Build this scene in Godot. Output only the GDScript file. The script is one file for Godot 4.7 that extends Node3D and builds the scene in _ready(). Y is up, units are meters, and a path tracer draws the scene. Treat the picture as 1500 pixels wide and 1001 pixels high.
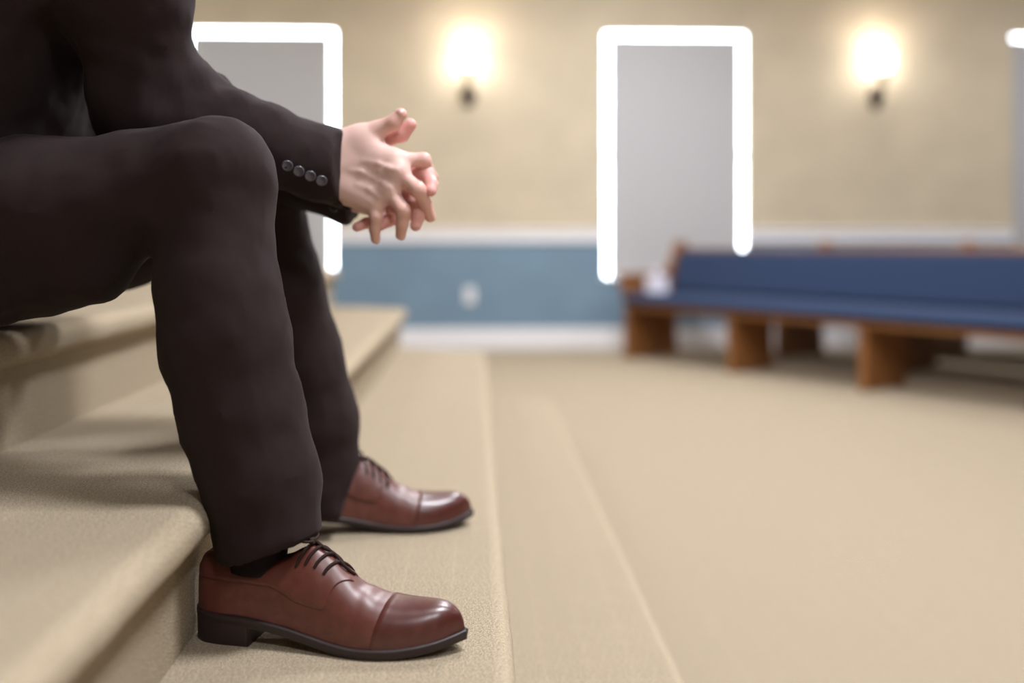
extends Node3D
# A man in a dark suit seated on carpeted steps, hands clasped; windows with drawn shades, wall lamps and pews behind.

# ------------------------------------------------------------------ mesh building
class MB:
	var v := PackedVector3Array()
	var n := PackedVector3Array()
	var c := PackedColorArray()
	var ix := PackedInt32Array()
	var col := Color(1, 1, 1)
	func p(a: Vector3) -> int:
		v.append(a); n.append(Vector3.ZERO); c.append(col)
		return v.size() - 1
	func tri(a: int, b: int, d: int) -> void:      # counter-clockwise seen from outside
		var nn := (v[b] - v[a]).cross(v[d] - v[a])
		n[a] += nn; n[b] += nn; n[d] += nn
		ix.append(a); ix.append(d); ix.append(b)
	func quad(a: int, b: int, d: int, e: int) -> void:
		tri(a, b, d); tri(a, d, e)
	func flat(pts: Array) -> void:                 # convex polygon, counter-clockwise from outside
		var f := []
		for q in pts: f.append(p(q))
		for i in range(1, f.size() - 1): tri(f[0], f[i], f[i + 1])
	func grid(rows: Array, wrap := false, flip := false) -> void:   # rows of points, smooth
		var id := []
		for r in rows:
			var l := []
			for q in r: l.append(p(q))
			id.append(l)
		for i in range(rows.size() - 1):
			var m: int = rows[i].size()
			for j in range(m if wrap else m - 1):
				var k := (j + 1) % m
				if flip: quad(id[i][j], id[i + 1][j], id[i + 1][k], id[i][k])
				else: quad(id[i][j], id[i][k], id[i + 1][k], id[i + 1][j])
	func box(lo: Vector3, hi: Vector3, bev := 0.0, t := Transform3D.IDENTITY) -> void:
		var s := (hi - lo)
		var b := minf(bev, minf(s.x, minf(s.y, s.z)) * 0.45)
		var o := (lo + hi) * 0.5
		var h := s * 0.5
		var axes := [Vector3.RIGHT, Vector3.UP, Vector3.BACK]
		for a in 3:
			for sg in [-1.0, 1.0]:
				var e: Vector3 = axes[a]; var f: Vector3 = axes[(a + 1) % 3]; var g: Vector3 = axes[(a + 2) % 3]
				var ctr: Vector3 = o + e * h[a] * sg
				var fu: Vector3 = f * (h[(a + 1) % 3] - b); var gu: Vector3 = g * (h[(a + 2) % 3] - b)
				var q := [t * (ctr - fu - gu), t * (ctr + fu - gu), t * (ctr + fu + gu), t * (ctr - fu + gu)]
				if sg < 0: q.reverse()
				flat(q)
		if b <= 0.0: return
		for a in 3:                                  # edge chamfers
			var e: Vector3 = axes[a]; var f: Vector3 = axes[(a + 1) % 3]; var g: Vector3 = axes[(a + 2) % 3]
			var l: float = h[a] - b; var hf: float = h[(a + 1) % 3]; var hg: float = h[(a + 2) % 3]
			for sf in [-1.0, 1.0]:
				for sg in [-1.0, 1.0]:
					var p1: Vector3 = o + f * hf * sf + g * (hg - b) * sg
					var p2: Vector3 = o + f * (hf - b) * sf + g * hg * sg
					var q := [t * (p1 - e * l), t * (p1 + e * l), t * (p2 + e * l), t * (p2 - e * l)]
					if sf * sg > 0: q.reverse()
					flat(q)
		for sx in [-1.0, 1.0]:
			for sy in [-1.0, 1.0]:
				for sz in [-1.0, 1.0]:
					var q := [t * (o + Vector3(h.x * sx, (h.y - b) * sy, (h.z - b) * sz)), t * (o + Vector3((h.x - b) * sx, h.y * sy, (h.z - b) * sz)), t * (o + Vector3((h.x - b) * sx, (h.y - b) * sy, h.z * sz))]
					if sx * sy * sz < 0: q.reverse()
					flat(q)
	func tube(path: Array, rad: Array, sides := 10, caps := true) -> void:
		var rows := []
		var side := Vector3.ZERO
		for i in path.size():
			var d: Vector3 = (path[mini(i + 1, path.size() - 1)] - path[maxi(i - 1, 0)]).normalized()
			if side == Vector3.ZERO: side = d.cross(Vector3(0.31, 0.83, 0.47)).normalized()
			side = (side - d * side.dot(d)).normalized()
			var up := d.cross(side)
			var r := []
			for j in sides:
				var a := TAU * j / sides
				r.append(path[i] + (side * cos(a) + up * sin(a)) * rad[mini(i, rad.size() - 1)])
			rows.append(r)
		grid(rows, true)
		if caps:
			var r0: Array = rows[0].duplicate(); r0.reverse(); flat(r0)
			flat(rows[-1])
	func lathe(prof: Array, at: Vector3, sides := 20, t := Basis.IDENTITY) -> void:   # profile of (radius, height), bottom to top on the outside
		var rows := []
		for q in prof:
			var r := []
			for j in sides:
				var a := -TAU * j / sides
				r.append(at + t * Vector3(cos(a) * q.x, q.y, sin(a) * q.x))
			rows.append(r)
		grid(rows, true)
	func prism(poly: Array, dirv: Vector3, t := Transform3D.IDENTITY) -> void:    # polygon points (Vector3, counter-clockwise seen against dirv), extruded back by dirv
		var flat2 := PackedVector2Array()
		var nn := dirv.normalized()
		var ax := nn.cross(Vector3(0.3, 0.9, 0.2)).normalized()
		var ay := nn.cross(ax)
		for q in poly: flat2.append(Vector2(q.dot(ax), q.dot(ay)))
		var ts := Geometry2D.triangulate_polygon(flat2)
		for k in range(0, ts.size(), 3):
			var a: Vector3 = poly[ts[k]]; var b: Vector3 = poly[ts[k + 1]]; var d: Vector3 = poly[ts[k + 2]]
			if (b - a).cross(d - a).dot(nn) > 0:
				var w := b; b = d; d = w
			flat([t * a, t * b, t * d])
			flat([t * (a + dirv), t * (d + dirv), t * (b + dirv)])
		var area := 0.0
		for i in flat2.size(): area += flat2[i].cross(flat2[(i + 1) % flat2.size()])
		for i in poly.size():
			var a: Vector3 = poly[i]; var b: Vector3 = poly[(i + 1) % poly.size()]
			var q := [t * a, t * b, t * (b + dirv), t * (a + dirv)]
			if area < 0: q.reverse()
			q.reverse()
			flat(q)
	func mesh(colors := false) -> ArrayMesh:
		for i in n.size(): n[i] = n[i].normalized() if n[i].length_squared() > 1e-20 else Vector3.UP
		var a := []
		a.resize(Mesh.ARRAY_MAX)
		a[Mesh.ARRAY_VERTEX] = v; a[Mesh.ARRAY_NORMAL] = n; a[Mesh.ARRAY_INDEX] = ix
		if colors: a[Mesh.ARRAY_COLOR] = c
		var m := ArrayMesh.new()
		m.add_surface_from_arrays(Mesh.PRIMITIVE_TRIANGLES, a)
		return m

# ------------------------------------------------------------------ smooth bodies: tapered capsules joined with a smooth minimum, meshed as surface nets
class Field:
	var a := []; var ab := []; var il := []; var ra := []; var dr := []; var kk := []; var tint := []
	var cutn := []; var cutd := []
	var ell := []                                   # Vector3 radii for ellipsoids, ZERO for capsules
	var ha := []; var hab := []; var hil := []; var hr := []   # hollows
	var planes := []                                # [normal, d]: keeps n.p < d
	var noise: FastNoiseLite
	var amp := 0.0
	var noise2: FastNoiseLite
	var amp2 := 0.0
	func cap(p: Vector3, q: Vector3, r1: float, r2: float, k := 0.01, t := Color(1, 1, 1), cn := Vector3.ZERO, cd := 0.0) -> void:
		a.append(p); ab.append(q - p); il.append(1.0 / maxf((q - p).length_squared(), 1e-9)); ra.append(r1); dr.append(r2 - r1); kk.append(k); tint.append(t)
		cutn.append(cn); cutd.append(cd); ell.append(Vector3.ZERO)
	func egg(p: Vector3, r: Vector3, k := 0.01, t := Color(1, 1, 1)) -> void:
		cap(p, p + Vector3(0.0001, 0, 0), 0.0, 0.0, k, t)
		ell[-1] = r
	func chain(pts: Array, rs: Array, k := 0.01, t := Color(1, 1, 1)) -> void:
		for i in pts.size() - 1: cap(pts[i], pts[i + 1], rs[i], rs[i + 1], k, t)
	func hollow(p: Vector3, q: Vector3, r: float) -> void:
		ha.append(p); hab.append(q - p); hil.append(1.0 / (q - p).length_squared()); hr.append(r)
	func one(p: Vector3, i: int) -> float:
		var pa: Vector3 = p - a[i]
		if ell[i] != Vector3.ZERO:
			var q: Vector3 = pa / ell[i]
			var k0 := q.length()
			var k1: float = (q / ell[i]).length()
			return k0 * (k0 - 1.0) / maxf(k1, 1e-6)
		var t := clampf(pa.dot(ab[i]) * il[i], 0.0, 1.0)
		var d: float = (pa - ab[i] * t).length() - (ra[i] + dr[i] * t)
		if cutn[i] != Vector3.ZERO: d = maxf(d, p.dot(cutn[i]) - cutd[i])
		return d
	func ev(p: Vector3, act: Array) -> float:
		var d := 1.0
		for i in act:
			var pa: Vector3 = p - a[i]
			var di: float
			if ell[i] != Vector3.ZERO: di = one(p, i)
			else:
				var t := clampf(pa.dot(ab[i]) * il[i], 0.0, 1.0)
				di = (pa - ab[i] * t).length() - (ra[i] + dr[i] * t)
				if cutn[i] != Vector3.ZERO: di = maxf(di, p.dot(cutn[i]) - cutd[i])
			var k: float = kk[i]
			var h := maxf(k - absf(d - di), 0.0)
			d = minf(d, di) - h * h * 0.25 / k
		if amp > 0.0: d += amp * noise.get_noise_3dv(p)
		if amp2 > 0.0: d += amp2 * noise2.get_noise_3dv(p)
		for j in ha.size():
			var pa: Vector3 = p - ha[j]
			var t := clampf(pa.dot(hab[j]) * hil[j], 0.0, 1.0)
			d = maxf(d, hr[j] - (pa - hab[j] * t).length())
		for q in planes: d = maxf(d, p.dot(q[0]) - q[1])
		return d
	func net(mb: MB, lo: Vector3, hi: Vector3, cell: float, colored := false) -> void:
		const B := 8
		var nb := Vector3i(((hi - lo) / (cell * B)).ceil())
		var N := nb * B + Vector3i.ONE
		var sx := 1; var sy := N.x; var sz := N.x * N.y
		var s := PackedFloat32Array()
		s.resize(N.x * N.y * N.z)
		s.fill(1.0)
		var rad := cell * (B * 0.5 + 1.0) * sqrt(3.0) + amp + amp2
		var live := []
		for bz in nb.z:
			for by in nb.y:
				for bx in nb.x:
					var ctr := lo + (Vector3(bx, by, bz) + Vector3.ONE * 0.5) * cell * B
					var act := []
					var near := 1.0
					for i in a.size():
						var di := one(ctr, i)
						near = minf(near, di)
						if di < rad + kk[i]: act.append(i)
					if act.is_empty(): continue
					var inside := near < -rad - 0.002
					if inside:
						for j in ha.size(): inside = inside and false
						for q in planes: inside = inside and ctr.dot(q[0]) - q[1] < -rad
					if not inside: live.append([bx, by, bz, act])
					for z in range(bz * B, bz * B + B):
						for y in range(by * B, by * B + B):
							var o := z * sz + y * sy
							for x in range(bx * B, bx * B + B):
								s[o + x] = -1.0 if inside else ev(lo + Vector3(x, y, z) * cell, act)
		var ids := {}
		var corner := [0, sx, sy, sx + sy, sz, sx + sz, sy + sz, sx + sy + sz]
		var cv := [Vector3(0, 0, 0), Vector3(1, 0, 0), Vector3(0, 1, 0), Vector3(1, 1, 0), Vector3(0, 0, 1), Vector3(1, 0, 1), Vector3(0, 1, 1), Vector3(1, 1, 1)]
		var edges := [[0, 1], [2, 3], [4, 5], [6, 7], [0, 2], [1, 3], [4, 6], [5, 7], [0, 4], [1, 5], [2, 6], [3, 7]]
		for bl in live:
			for z in range(bl[2] * B, bl[2] * B + B):
				for y in range(bl[1] * B, bl[1] * B + B):
					for x in range(bl[0] * B, bl[0] * B + B):
						var o := z * sz + y * sy + x
						var m := 0
						if s[o] < 0.0: m += 1
						if s[o + sx] < 0.0: m += 1
						if s[o + sy] < 0.0: m += 1
						if s[o + sx + sy] < 0.0: m += 1
						if s[o + sz] < 0.0: m += 1
						if s[o + sx + sz] < 0.0: m += 1
						if s[o + sy + sz] < 0.0: m += 1
						if s[o + sx + sy + sz] < 0.0: m += 1
						if m == 0 or m == 8: continue
						var sum := Vector3.ZERO
						var cnt := 0
						for e in edges:
							var f0: float = s[o + corner[e[0]]]
							var f1: float = s[o + corner[e[1]]]
							if (f0 < 0.0) == (f1 < 0.0): continue
							sum += cv[e[0]].lerp(cv[e[1]], f0 / (f0 - f1))
							cnt += 1
						var pt := lo + (Vector3(x, y, z) + sum / cnt) * cell
						if colored:
							var tc := Vector3.ZERO
							var tw := 0.0
							for i in bl[3]:
								var w := 1.0 / pow(maxf(one(pt, i), 0.0) + 0.003, 2.0)
								tc += Vector3(tint[i].r, tint[i].g, tint[i].b) * w
								tw += w
							tc /= tw
							mb.col = Color(tc.x, tc.y, tc.z)
						ids[o] = mb.p(pt)
		for o in ids:
			for ax in 3:
				var st: int = [sx, sy, sz][ax]
				var u: int = [sy, sz, sx][ax]
				var w: int = [sz, sx, sy][ax]
				var f0 := s[o] < 0.0
				if f0 == (s[o + st] < 0.0): continue
				if not (ids.has(o - u) and ids.has(o - w) and ids.has(o - u - w)): continue
				if f0: mb.quad(ids[o - u - w], ids[o - w], ids[o], ids[o - u])
				else: mb.quad(ids[o - u - w], ids[o - u], ids[o], ids[o - w])

# ------------------------------------------------------------------ helpers
var M := {}
var used := {}

func numbered(called: String) -> String:
	if not used.has(called):
		used[called] = 0
		return called
	used[called] += 1
	return "%s_%03d" % [called, used[called]]

func part(called: String, mb: MB, m: Material, parent: Node3D, colors := false) -> MeshInstance3D:
	var o := MeshInstance3D.new()
	o.name = called
	o.mesh = mb.mesh(colors)
	o.material_override = m
	parent.add_child(o, true)
	return o

func thing(called: String, label: String, category: String, at := Vector3.ZERO, group := "") -> Node3D:
	var o := Node3D.new()
	o.name = numbered(called)
	add_child(o)
	o.position = at
	o.set_meta("label", label)
	o.set_meta("category", category)
	if group: o.set_meta("group", group)
	return o

func struct(called: String, mb: MB, m: Material, label: String) -> MeshInstance3D:
	var o := part(called, mb, m, self)
	o.set_meta("kind", "structure")
	o.set_meta("label", label)
	return o

func tex(noise_type: int, freq: float, seed_: int, c0: Color, c1: Color, size := 512, oct := 4, stretch := Vector2.ONE) -> ImageTexture:
	var f := FastNoiseLite.new()
	f.noise_type = noise_type; f.seed = seed_; f.frequency = freq; f.fractal_octaves = oct
	var im := f.get_seamless_image(size, size)
	if stretch != Vector2.ONE:
		im.resize(int(size * stretch.x), int(size * stretch.y))
	im.convert(Image.FORMAT_RGB8)
	for y in im.get_height():
		for x in im.get_width():
			im.set_pixel(x, y, c0.lerp(c1, im.get_pixel(x, y).r))
	return ImageTexture.create_from_image(im)

func mat(c: Color, rough := 0.6, spec := 0.5) -> StandardMaterial3D:
	var m := StandardMaterial3D.new()
	m.albedo_color = c
	m.roughness = rough
	m.metallic_specular = spec
	return m

func tri(m: StandardMaterial3D, scale: float, albedo: Texture2D, height: Texture2D = null, depth_cm := 0.0, world := true) -> StandardMaterial3D:
	m.uv1_triplanar = true
	m.uv1_world_triplanar = world
	m.uv1_scale = Vector3.ONE * scale
	if albedo: m.albedo_texture = albedo
	if height:
		m.heightmap_enabled = true
		m.heightmap_texture = height
		m.heightmap_scale = depth_cm
	return m

func rgb(r: float, g: float, b: float) -> Color: return Color(r / 255.0, g / 255.0, b / 255.0)

func tab(t: Array, x: float) -> float:
	if x <= t[0][0]: return t[0][1]
	for i in t.size() - 1:
		if x <= t[i + 1][0]:
			return lerpf(t[i][1], t[i + 1][1], (x - t[i][0]) / (t[i + 1][0] - t[i][0]))
	return t[-1][1]

func smooth_tab(t: Array, x: float, w: float) -> float:
	return (tab(t, x - 2 * w) + 2 * tab(t, x - w) + 2 * tab(t, x) + 2 * tab(t, x + w) + tab(t, x + 2 * w)) / 8.0

# ------------------------------------------------------------------ scene
const WZ := -7.45            # inner face of the far wall
const CEIL := 3.1
var riser := 0.17

func _ready():
	# camera: 35 mm lens at f/1.4, shifted down
	var cam := Camera3D.new()
	cam.name = "camera"
	add_child(cam)
	var at := CameraAttributesPhysical.new()
	at.frustum_focal_length = 35.0
	at.frustum_focus_distance = 1.2
	at.exposure_aperture = 1.3
	at.frustum_near = 0.05
	at.frustum_far = 60.0
	cam.attributes = at
	cam.projection = Camera3D.PROJECTION_FRUSTUM
	cam.near = 0.05
	cam.far = 60.0
	cam.size = cam.near * 1001.0 / 1458.0
	cam.frustum_offset = Vector2(0, -145.5 / 1458.0 * cam.near)
	cam.position = Vector3(0, 0.803, 0)
	cam.rotation.y = -atan(54.0 / 1458.0)
	cam.current = true
	# overcast daylight outside
	var we := WorldEnvironment.new()
	we.name = "environment"
	var env := Environment.new()
	env.background_mode = Environment.BG_COLOR
	env.background_color = Color(0.90, 0.95, 1.0)
	env.background_energy_multiplier = 16.0
	env.tonemap_mode = Environment.TONE_MAPPER_LINEAR
	env.tonemap_exposure = 1.5
	env.sdfgi_enabled = true
	env.ssao_enabled = true
	env.ssil_enabled = true
	we.environment = env
	add_child(we)
	# ceiling fixtures
	materials()
	for q in [[0.9, -5.6, 5.0], [0.9, -3.3, 6.0], [0.9, -1.0, 6.5], [0.9, 1.3, 3.5], [4.2, -5.6, 2.8], [4.2, -3.3, 0.6], [4.2, -1.0, 0.6], [-2.4, -5.6, 2.5]]:
		ceiling_light(Vector3(q[0], CEIL, q[1]), q[2])
	room()
	steps()
	windows()
	for q in [[-0.05, "wall lamp with frosted glass bowl above the wall outlet"], [3.04, "wall lamp with frosted glass bowl above the blue pews"]]:
		sconce(Vector3(q[0], 1.905, WZ), q[1])
	outlet()
	var rows := ["blue cushioned wooden pew in the front row, facing the steps", "blue cushioned wooden pew in the second row, behind the front pew", "blue cushioned wooden pew in the third row, farthest back"]
	for k in 3: pew(Vector3(1.03 + 1.06 * k, 0, -6.86), rows[k])
	person()

func ceiling_light(at: Vector3, e: float):
	var where := "in the row next to the steps" if at.x < 3.0 else "in the row over the pews"
	if at.x < 0: where = "over the stage"
	var t := thing("ceiling_light", "square white recessed ceiling light %s, %s" % [where, "nearest the window wall" if at.z < -4.0 else ("midway along the room" if at.z < -2.0 else ("beside the seated man" if at.z < 0.0 else "nearest the camera"))], "ceiling light", at, "ceiling lights")
	var f := MB.new()
	for s in [-1.0, 1.0]:
		f.box(Vector3(s * 0.33 - 0.03, -0.03, -0.36), Vector3(s * 0.33 + 0.03, 0.0, 0.36), 0.004)
		f.box(Vector3(-0.3, -0.03, s * 0.33 - 0.03), Vector3(0.3, 0.0, s * 0.33 + 0.03), 0.004)
	part("frame", f, M.white, t)
	var d := MB.new()
	d.box(Vector3(-0.3, -0.015, -0.3), Vector3(0.3, -0.005, 0.3))
	part("light_diffuser", d, M.diffuser, t)
	var l := AreaLight3D.new()
	l.name = "light"
	l.area_size = Vector2(0.6, 0.6)
	l.light_energy = e
	l.light_color = Color(0.97, 0.975, 1.0)
	l.area_range = 30.0
	l.area_attenuation = 2.0
	l.shadow_enabled = true
	l.position = Vector3(0, -0.035, 0)
	l.rotation.x = -PI / 2
	t.add_child(l)

func materials():
	var S := FastNoiseLite.TYPE_SIMPLEX
	var carpet_h := tex(FastNoiseLite.TYPE_CELLULAR, 0.09, 3, Color(0, 0, 0), Color(1, 1, 1), 512, 2)
	var carpet_a := tex(S, 0.03, 5, Color(0.68, 0.66, 0.63), Color(1, 1, 1), 512, 5)
	M.carpet = tri(mat(rgb(214, 198, 172), 0.95, 0.15), 15.0, carpet_a, carpet_h, 0.22)
	M.carpet.rim_enabled = true; M.carpet.rim = 0.35; M.carpet.rim_tint = 0.6
	var wall_a := tex(S, 0.01, 8, Color(0.95, 0.95, 0.95), Color(1, 1, 1), 256, 4)
	M.wall = tri(mat(rgb(203, 190, 166), 0.85, 0.3), 0.8, wall_a)
	M.blue = tri(mat(rgb(118, 144, 164), 0.7, 0.4), 0.8, wall_a)
	M.white = mat(rgb(232, 232, 236), 0.5, 0.5)
	M.ceiling = mat(rgb(222, 216, 206), 0.9, 0.2)
	M.shade = mat(rgb(182, 182, 184), 0.9, 0.2)
	M.shade.backlight_enabled = true
	M.shade.backlight = Color(0.03, 0.03, 0.032)
	M.glass = mat(Color(0.95, 0.98, 1.0, 0.05), 0.02, 0.5)
	M.glass.transparency = BaseMaterial3D.TRANSPARENCY_ALPHA
	M.diffuser = mat(Color(1, 1, 1), 0.6)
	M.diffuser.emission_enabled = true; M.diffuser.emission = Color(0.97, 0.975, 1.0); M.diffuser.emission_energy_multiplier = 3.0
	M.bronze = mat(rgb(52, 42, 36), 0.45, 0.5)
	M.bronze.metallic = 0.6
	M.lampglass = mat(Color(1, 0.98, 0.95), 0.5)
	M.lampglass.emission_enabled = true; M.lampglass.emission = Color(1.0, 0.975, 0.94); M.lampglass.emission_energy_multiplier = 3.5
	var wood_a := tex(S, 0.02, 21, rgb(150, 96, 52), rgb(196, 134, 76), 512, 4, Vector2(1, 0.12))
	M.wood = tri(mat(Color(0.80, 0.80, 0.80), 0.4, 0.5), 1.4, wood_a, null, 0.0, false)
	var cloth_a := tex(S, 0.12, 33, Color(0.82, 0.82, 0.82), Color(1, 1, 1), 256, 3)
	M.pewblue = tri(mat(rgb(52, 67, 96), 0.9, 0.25), 6.0, cloth_a)
	M.pewblue.rim_enabled = true; M.pewblue.rim = 0.3
	M.suit = tri(mat(rgb(45, 34, 34), 0.85, 0.3), 12.0, cloth_a, cloth_a, 0.02)
	M.suit.rim_enabled = true; M.suit.rim = 0.12
	M.shirt = mat(rgb(214, 206, 222), 0.8, 0.3)
	M.button = mat(rgb(84, 82, 94), 0.22, 0.6)
	M.skin = mat(Color(1, 1, 1), 0.5, 0.4)
	M.skin.vertex_color_use_as_albedo = true
	M.skin.subsurf_scatter_enabled = true; M.skin.subsurf_scatter_strength = 0.12
	M.nail = mat(rgb(226, 178, 172), 0.3, 0.5)
	M.hair = mat(rgb(46, 32, 24), 0.6, 0.4)
	M.eye = mat(rgb(236, 232, 226), 0.2, 0.5)
	var leather_a := tex(S, 0.02, 44, rgb(204, 184, 180), Color(1, 1, 1), 256, 4)
	var leather_h := tex(FastNoiseLite.TYPE_CELLULAR, 0.06, 45, Color(0, 0, 0), Color(1, 1, 1), 256, 2)
	M.leather = tri(mat(rgb(106, 56, 46), 0.42, 0.6), 9.0, leather_a, leather_h, 0.006, false)
	M.cap = tri(mat(rgb(86, 40, 35), 0.32, 0.6), 9.0, leather_a, leather_h, 0.004, false)
	M.sole = mat(rgb(44, 32, 33), 0.5, 0.5)
	M.lace = mat(rgb(46, 30, 26), 0.8, 0.3)
	M.sock = mat(rgb(34, 28, 30), 0.95, 0.2)
	M.paper = mat(rgb(226, 226, 240), 0.8, 0.3)
	M.ground = mat(rgb(206, 206, 204), 0.9, 0.2)

func room():
	var b := MB.new()
	b.box(Vector3(-4.2, -0.15, WZ - 0.2), Vector3(9.2, 0.0, 4.2))
	struct("floor", b, M.carpet, "pale tan carpet covering the floor below the steps")
	b = MB.new()
	b.box(Vector3(-4.2, CEIL, WZ - 0.2), Vector3(9.2, CEIL + 0.15, 4.2))
	struct("ceiling", b, M.ceiling, "plain off-white ceiling over the whole room")
	b = MB.new()
	b.box(Vector3(9.0, 0, WZ), Vector3(9.2, CEIL, 4.0))
	struct("wall_right", b, M.wall, "plain tan wall at the right end of the pews")
	b = MB.new()
	b.box(Vector3(-4.2, 0, WZ), Vector3(-4.0, CEIL, 4.0))
	struct("wall_left", b, M.wall, "plain tan wall behind the stage")
	b = MB.new()
	b.box(Vector3(-4.2, 0, 4.0), Vector3(9.2, CEIL, 4.2))
	struct("wall_front", b, M.wall, "plain tan wall behind the camera")
	b = MB.new()
	b.box(Vector3(-14, -0.6, WZ - 30.0), Vector3(20, -0.5, WZ - 0.21))
	struct("ground", b, M.ground, "pale paved ground outside the windows")

const WIN := [[-2.15, -1.048], [0.977, 2.046], [4.101, 5.17]]
const WY0 := 0.545
const WY1 := 2.385

func windows():
	# the far wall in pieces round its three openings
	var w := MB.new()
	var x := -4.2
	var cols := []
	for q in WIN:
		cols.append([x, q[0]]); x = q[1]
	cols.append([x, 9.2])
	var rail := MB.new()
	var base := MB.new()
	var dado := MB.new()
	for q in cols:
		w.box(Vector3(q[0], 0, WZ - 0.06), Vector3(q[1], CEIL, WZ))
		w.box(Vector3(q[0] + (0.06 if q[0] > -4 else 0.0), 0, WZ - 0.2), Vector3(q[1] - (0.06 if q[1] < 9 else 0.0), CEIL, WZ - 0.06))
		dado.box(Vector3(q[0], 0.16, WZ), Vector3(q[1], 0.80, WZ + 0.008))
		rail.box(Vector3(q[0], 0.80, WZ), Vector3(q[1], 0.90, WZ + 0.025), 0.006)
		rail.box(Vector3(q[0], 0.885, WZ), Vector3(q[1], 0.905, WZ + 0.04), 0.006)
	for q in WIN:
		w.box(Vector3(q[0], 0, WZ - 0.06), Vector3(q[1], WY0, WZ))
		w.box(Vector3(q[0], WY1, WZ - 0.06), Vector3(q[1], CEIL, WZ))
		w.box(Vector3(q[0] - 0.06, 0, WZ - 0.2), Vector3(q[1] + 0.06, WY0 - 0.06, WZ - 0.06))
		w.box(Vector3(q[0] - 0.06, WY1 + 0.06, WZ - 0.2), Vector3(q[1] + 0.06, CEIL, WZ - 0.06))
		dado.box(Vector3(q[0], 0.16, WZ), Vector3(q[1], WY0 - 0.02, WZ + 0.008))
	base.box(Vector3(-4.0, 0, WZ), Vector3(9.0, 0.16, WZ + 0.018), 0.005)
	struct("wall_back", w, M.wall, "tan wall with three shaded windows and two lamps")
	struct("trim_1", dado, M.blue, "slate blue painted lower part of the window wall")
	struct("trim_2", rail, M.white, "white chair rail between tan wall and blue dado")
	struct("baseboard_back", base, M.white, "white baseboard along the foot of the blue dado")
	var names := ["leftmost window, half hidden behind the seated man", "middle window with bright daylight round its grey shade", "rightmost window, cut off by the edge of the picture"]
	var snames := ["grey roller shade of the leftmost window, behind the man's arm", "grey roller shade of the middle window between the two wall lamps", "grey roller shade of the rightmost window at the picture's edge"]
	# gaps of daylight: left, right, top, bottom
	var gaps := [[0.028, 0.024, 0.028, 0.030], [0.032, 0.030, 0.030, 0.002], [0.004, 0.024, 0.026, 0.002]]
	for i in 3:
		var x0: float = WIN[i][0]; var x1: float = WIN[i][1]
		var n := Node3D.new()
		n.name = "window_%d" % (i + 1)
		n.set_meta("kind", "structure"); n.set_meta("label", names[i])
		add_child(n)
		var f := MB.new()
		var zz := WZ - 0.085
		var xa := x0 - 0.058; var xb := x1 + 0.058; var ya := WY0 - 0.058; var yb := WY1 + 0.058
		var ym := (ya + yb) * 0.5
		for q in [[xa, xa + 0.045, ya, yb], [xb - 0.045, xb, ya, yb], [xa, xb, ya, ya + 0.045], [xa, xb, yb - 0.045, yb]]:
			f.box(Vector3(q[0], q[2], zz - 0.02), Vector3(q[1], q[3], zz + 0.02), 0.003)
		f.box(Vector3(xa + 0.04, ym - 0.015, zz - 0.015), Vector3(xb - 0.04, ym + 0.015, zz + 0.015), 0.003)
		part("window_frame", f, M.white, n)
		for h in 2:
			var g := MB.new()
			g.box(Vector3(xa + 0.045, (ya + 0.045) if h == 0 else ym + 0.015, zz - 0.003), Vector3(xb - 0.045, (ym - 0.015) if h == 0 else yb - 0.045, zz + 0.003))
			part("pane", g, M.glass, n)
		var sill := MB.new()
		sill.box(Vector3(x0 - 0.03, WY0 - 0.02, WZ - 0.055), Vector3(x1 + 0.03, WY0, WZ + 0.03), 0.005)
		part("window_sill", sill, M.white, n)
		var gp: Array = gaps[i]
		var t := thing("roller_shade", snames[i], "window shade", Vector3((x0 + x1) * 0.5, WY0, WZ - 0.035), "grey roller shades")
		var hw := (x1 - x0) * 0.5
		var s := MB.new()
		var y0: float = gp[3]; var y1: float = WY1 - WY0 - gp[2]
		s.box(Vector3(-hw + gp[0], y0 + 0.02, -0.0015), Vector3(hw - gp[1], y1, 0.0015))
		part("fabric", s, M.shade, t)
		var hb := MB.new()
		hb.box(Vector3(-hw + gp[0], y0, -0.006), Vector3(hw - gp[1], y0 + 0.024, 0.006), 0.003)
		part("hem_bar", hb, M.shade, t)
		for sg in [-1.0, 1.0]:
			var br := MB.new()
			br.box(Vector3(sg * (hw - 0.05) - 0.006, y1 - 0.03, -0.012), Vector3(sg * (hw - 0.05) + 0.006, WY1 - WY0, -0.002))
			part("bracket", br, M.white, t)

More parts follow.
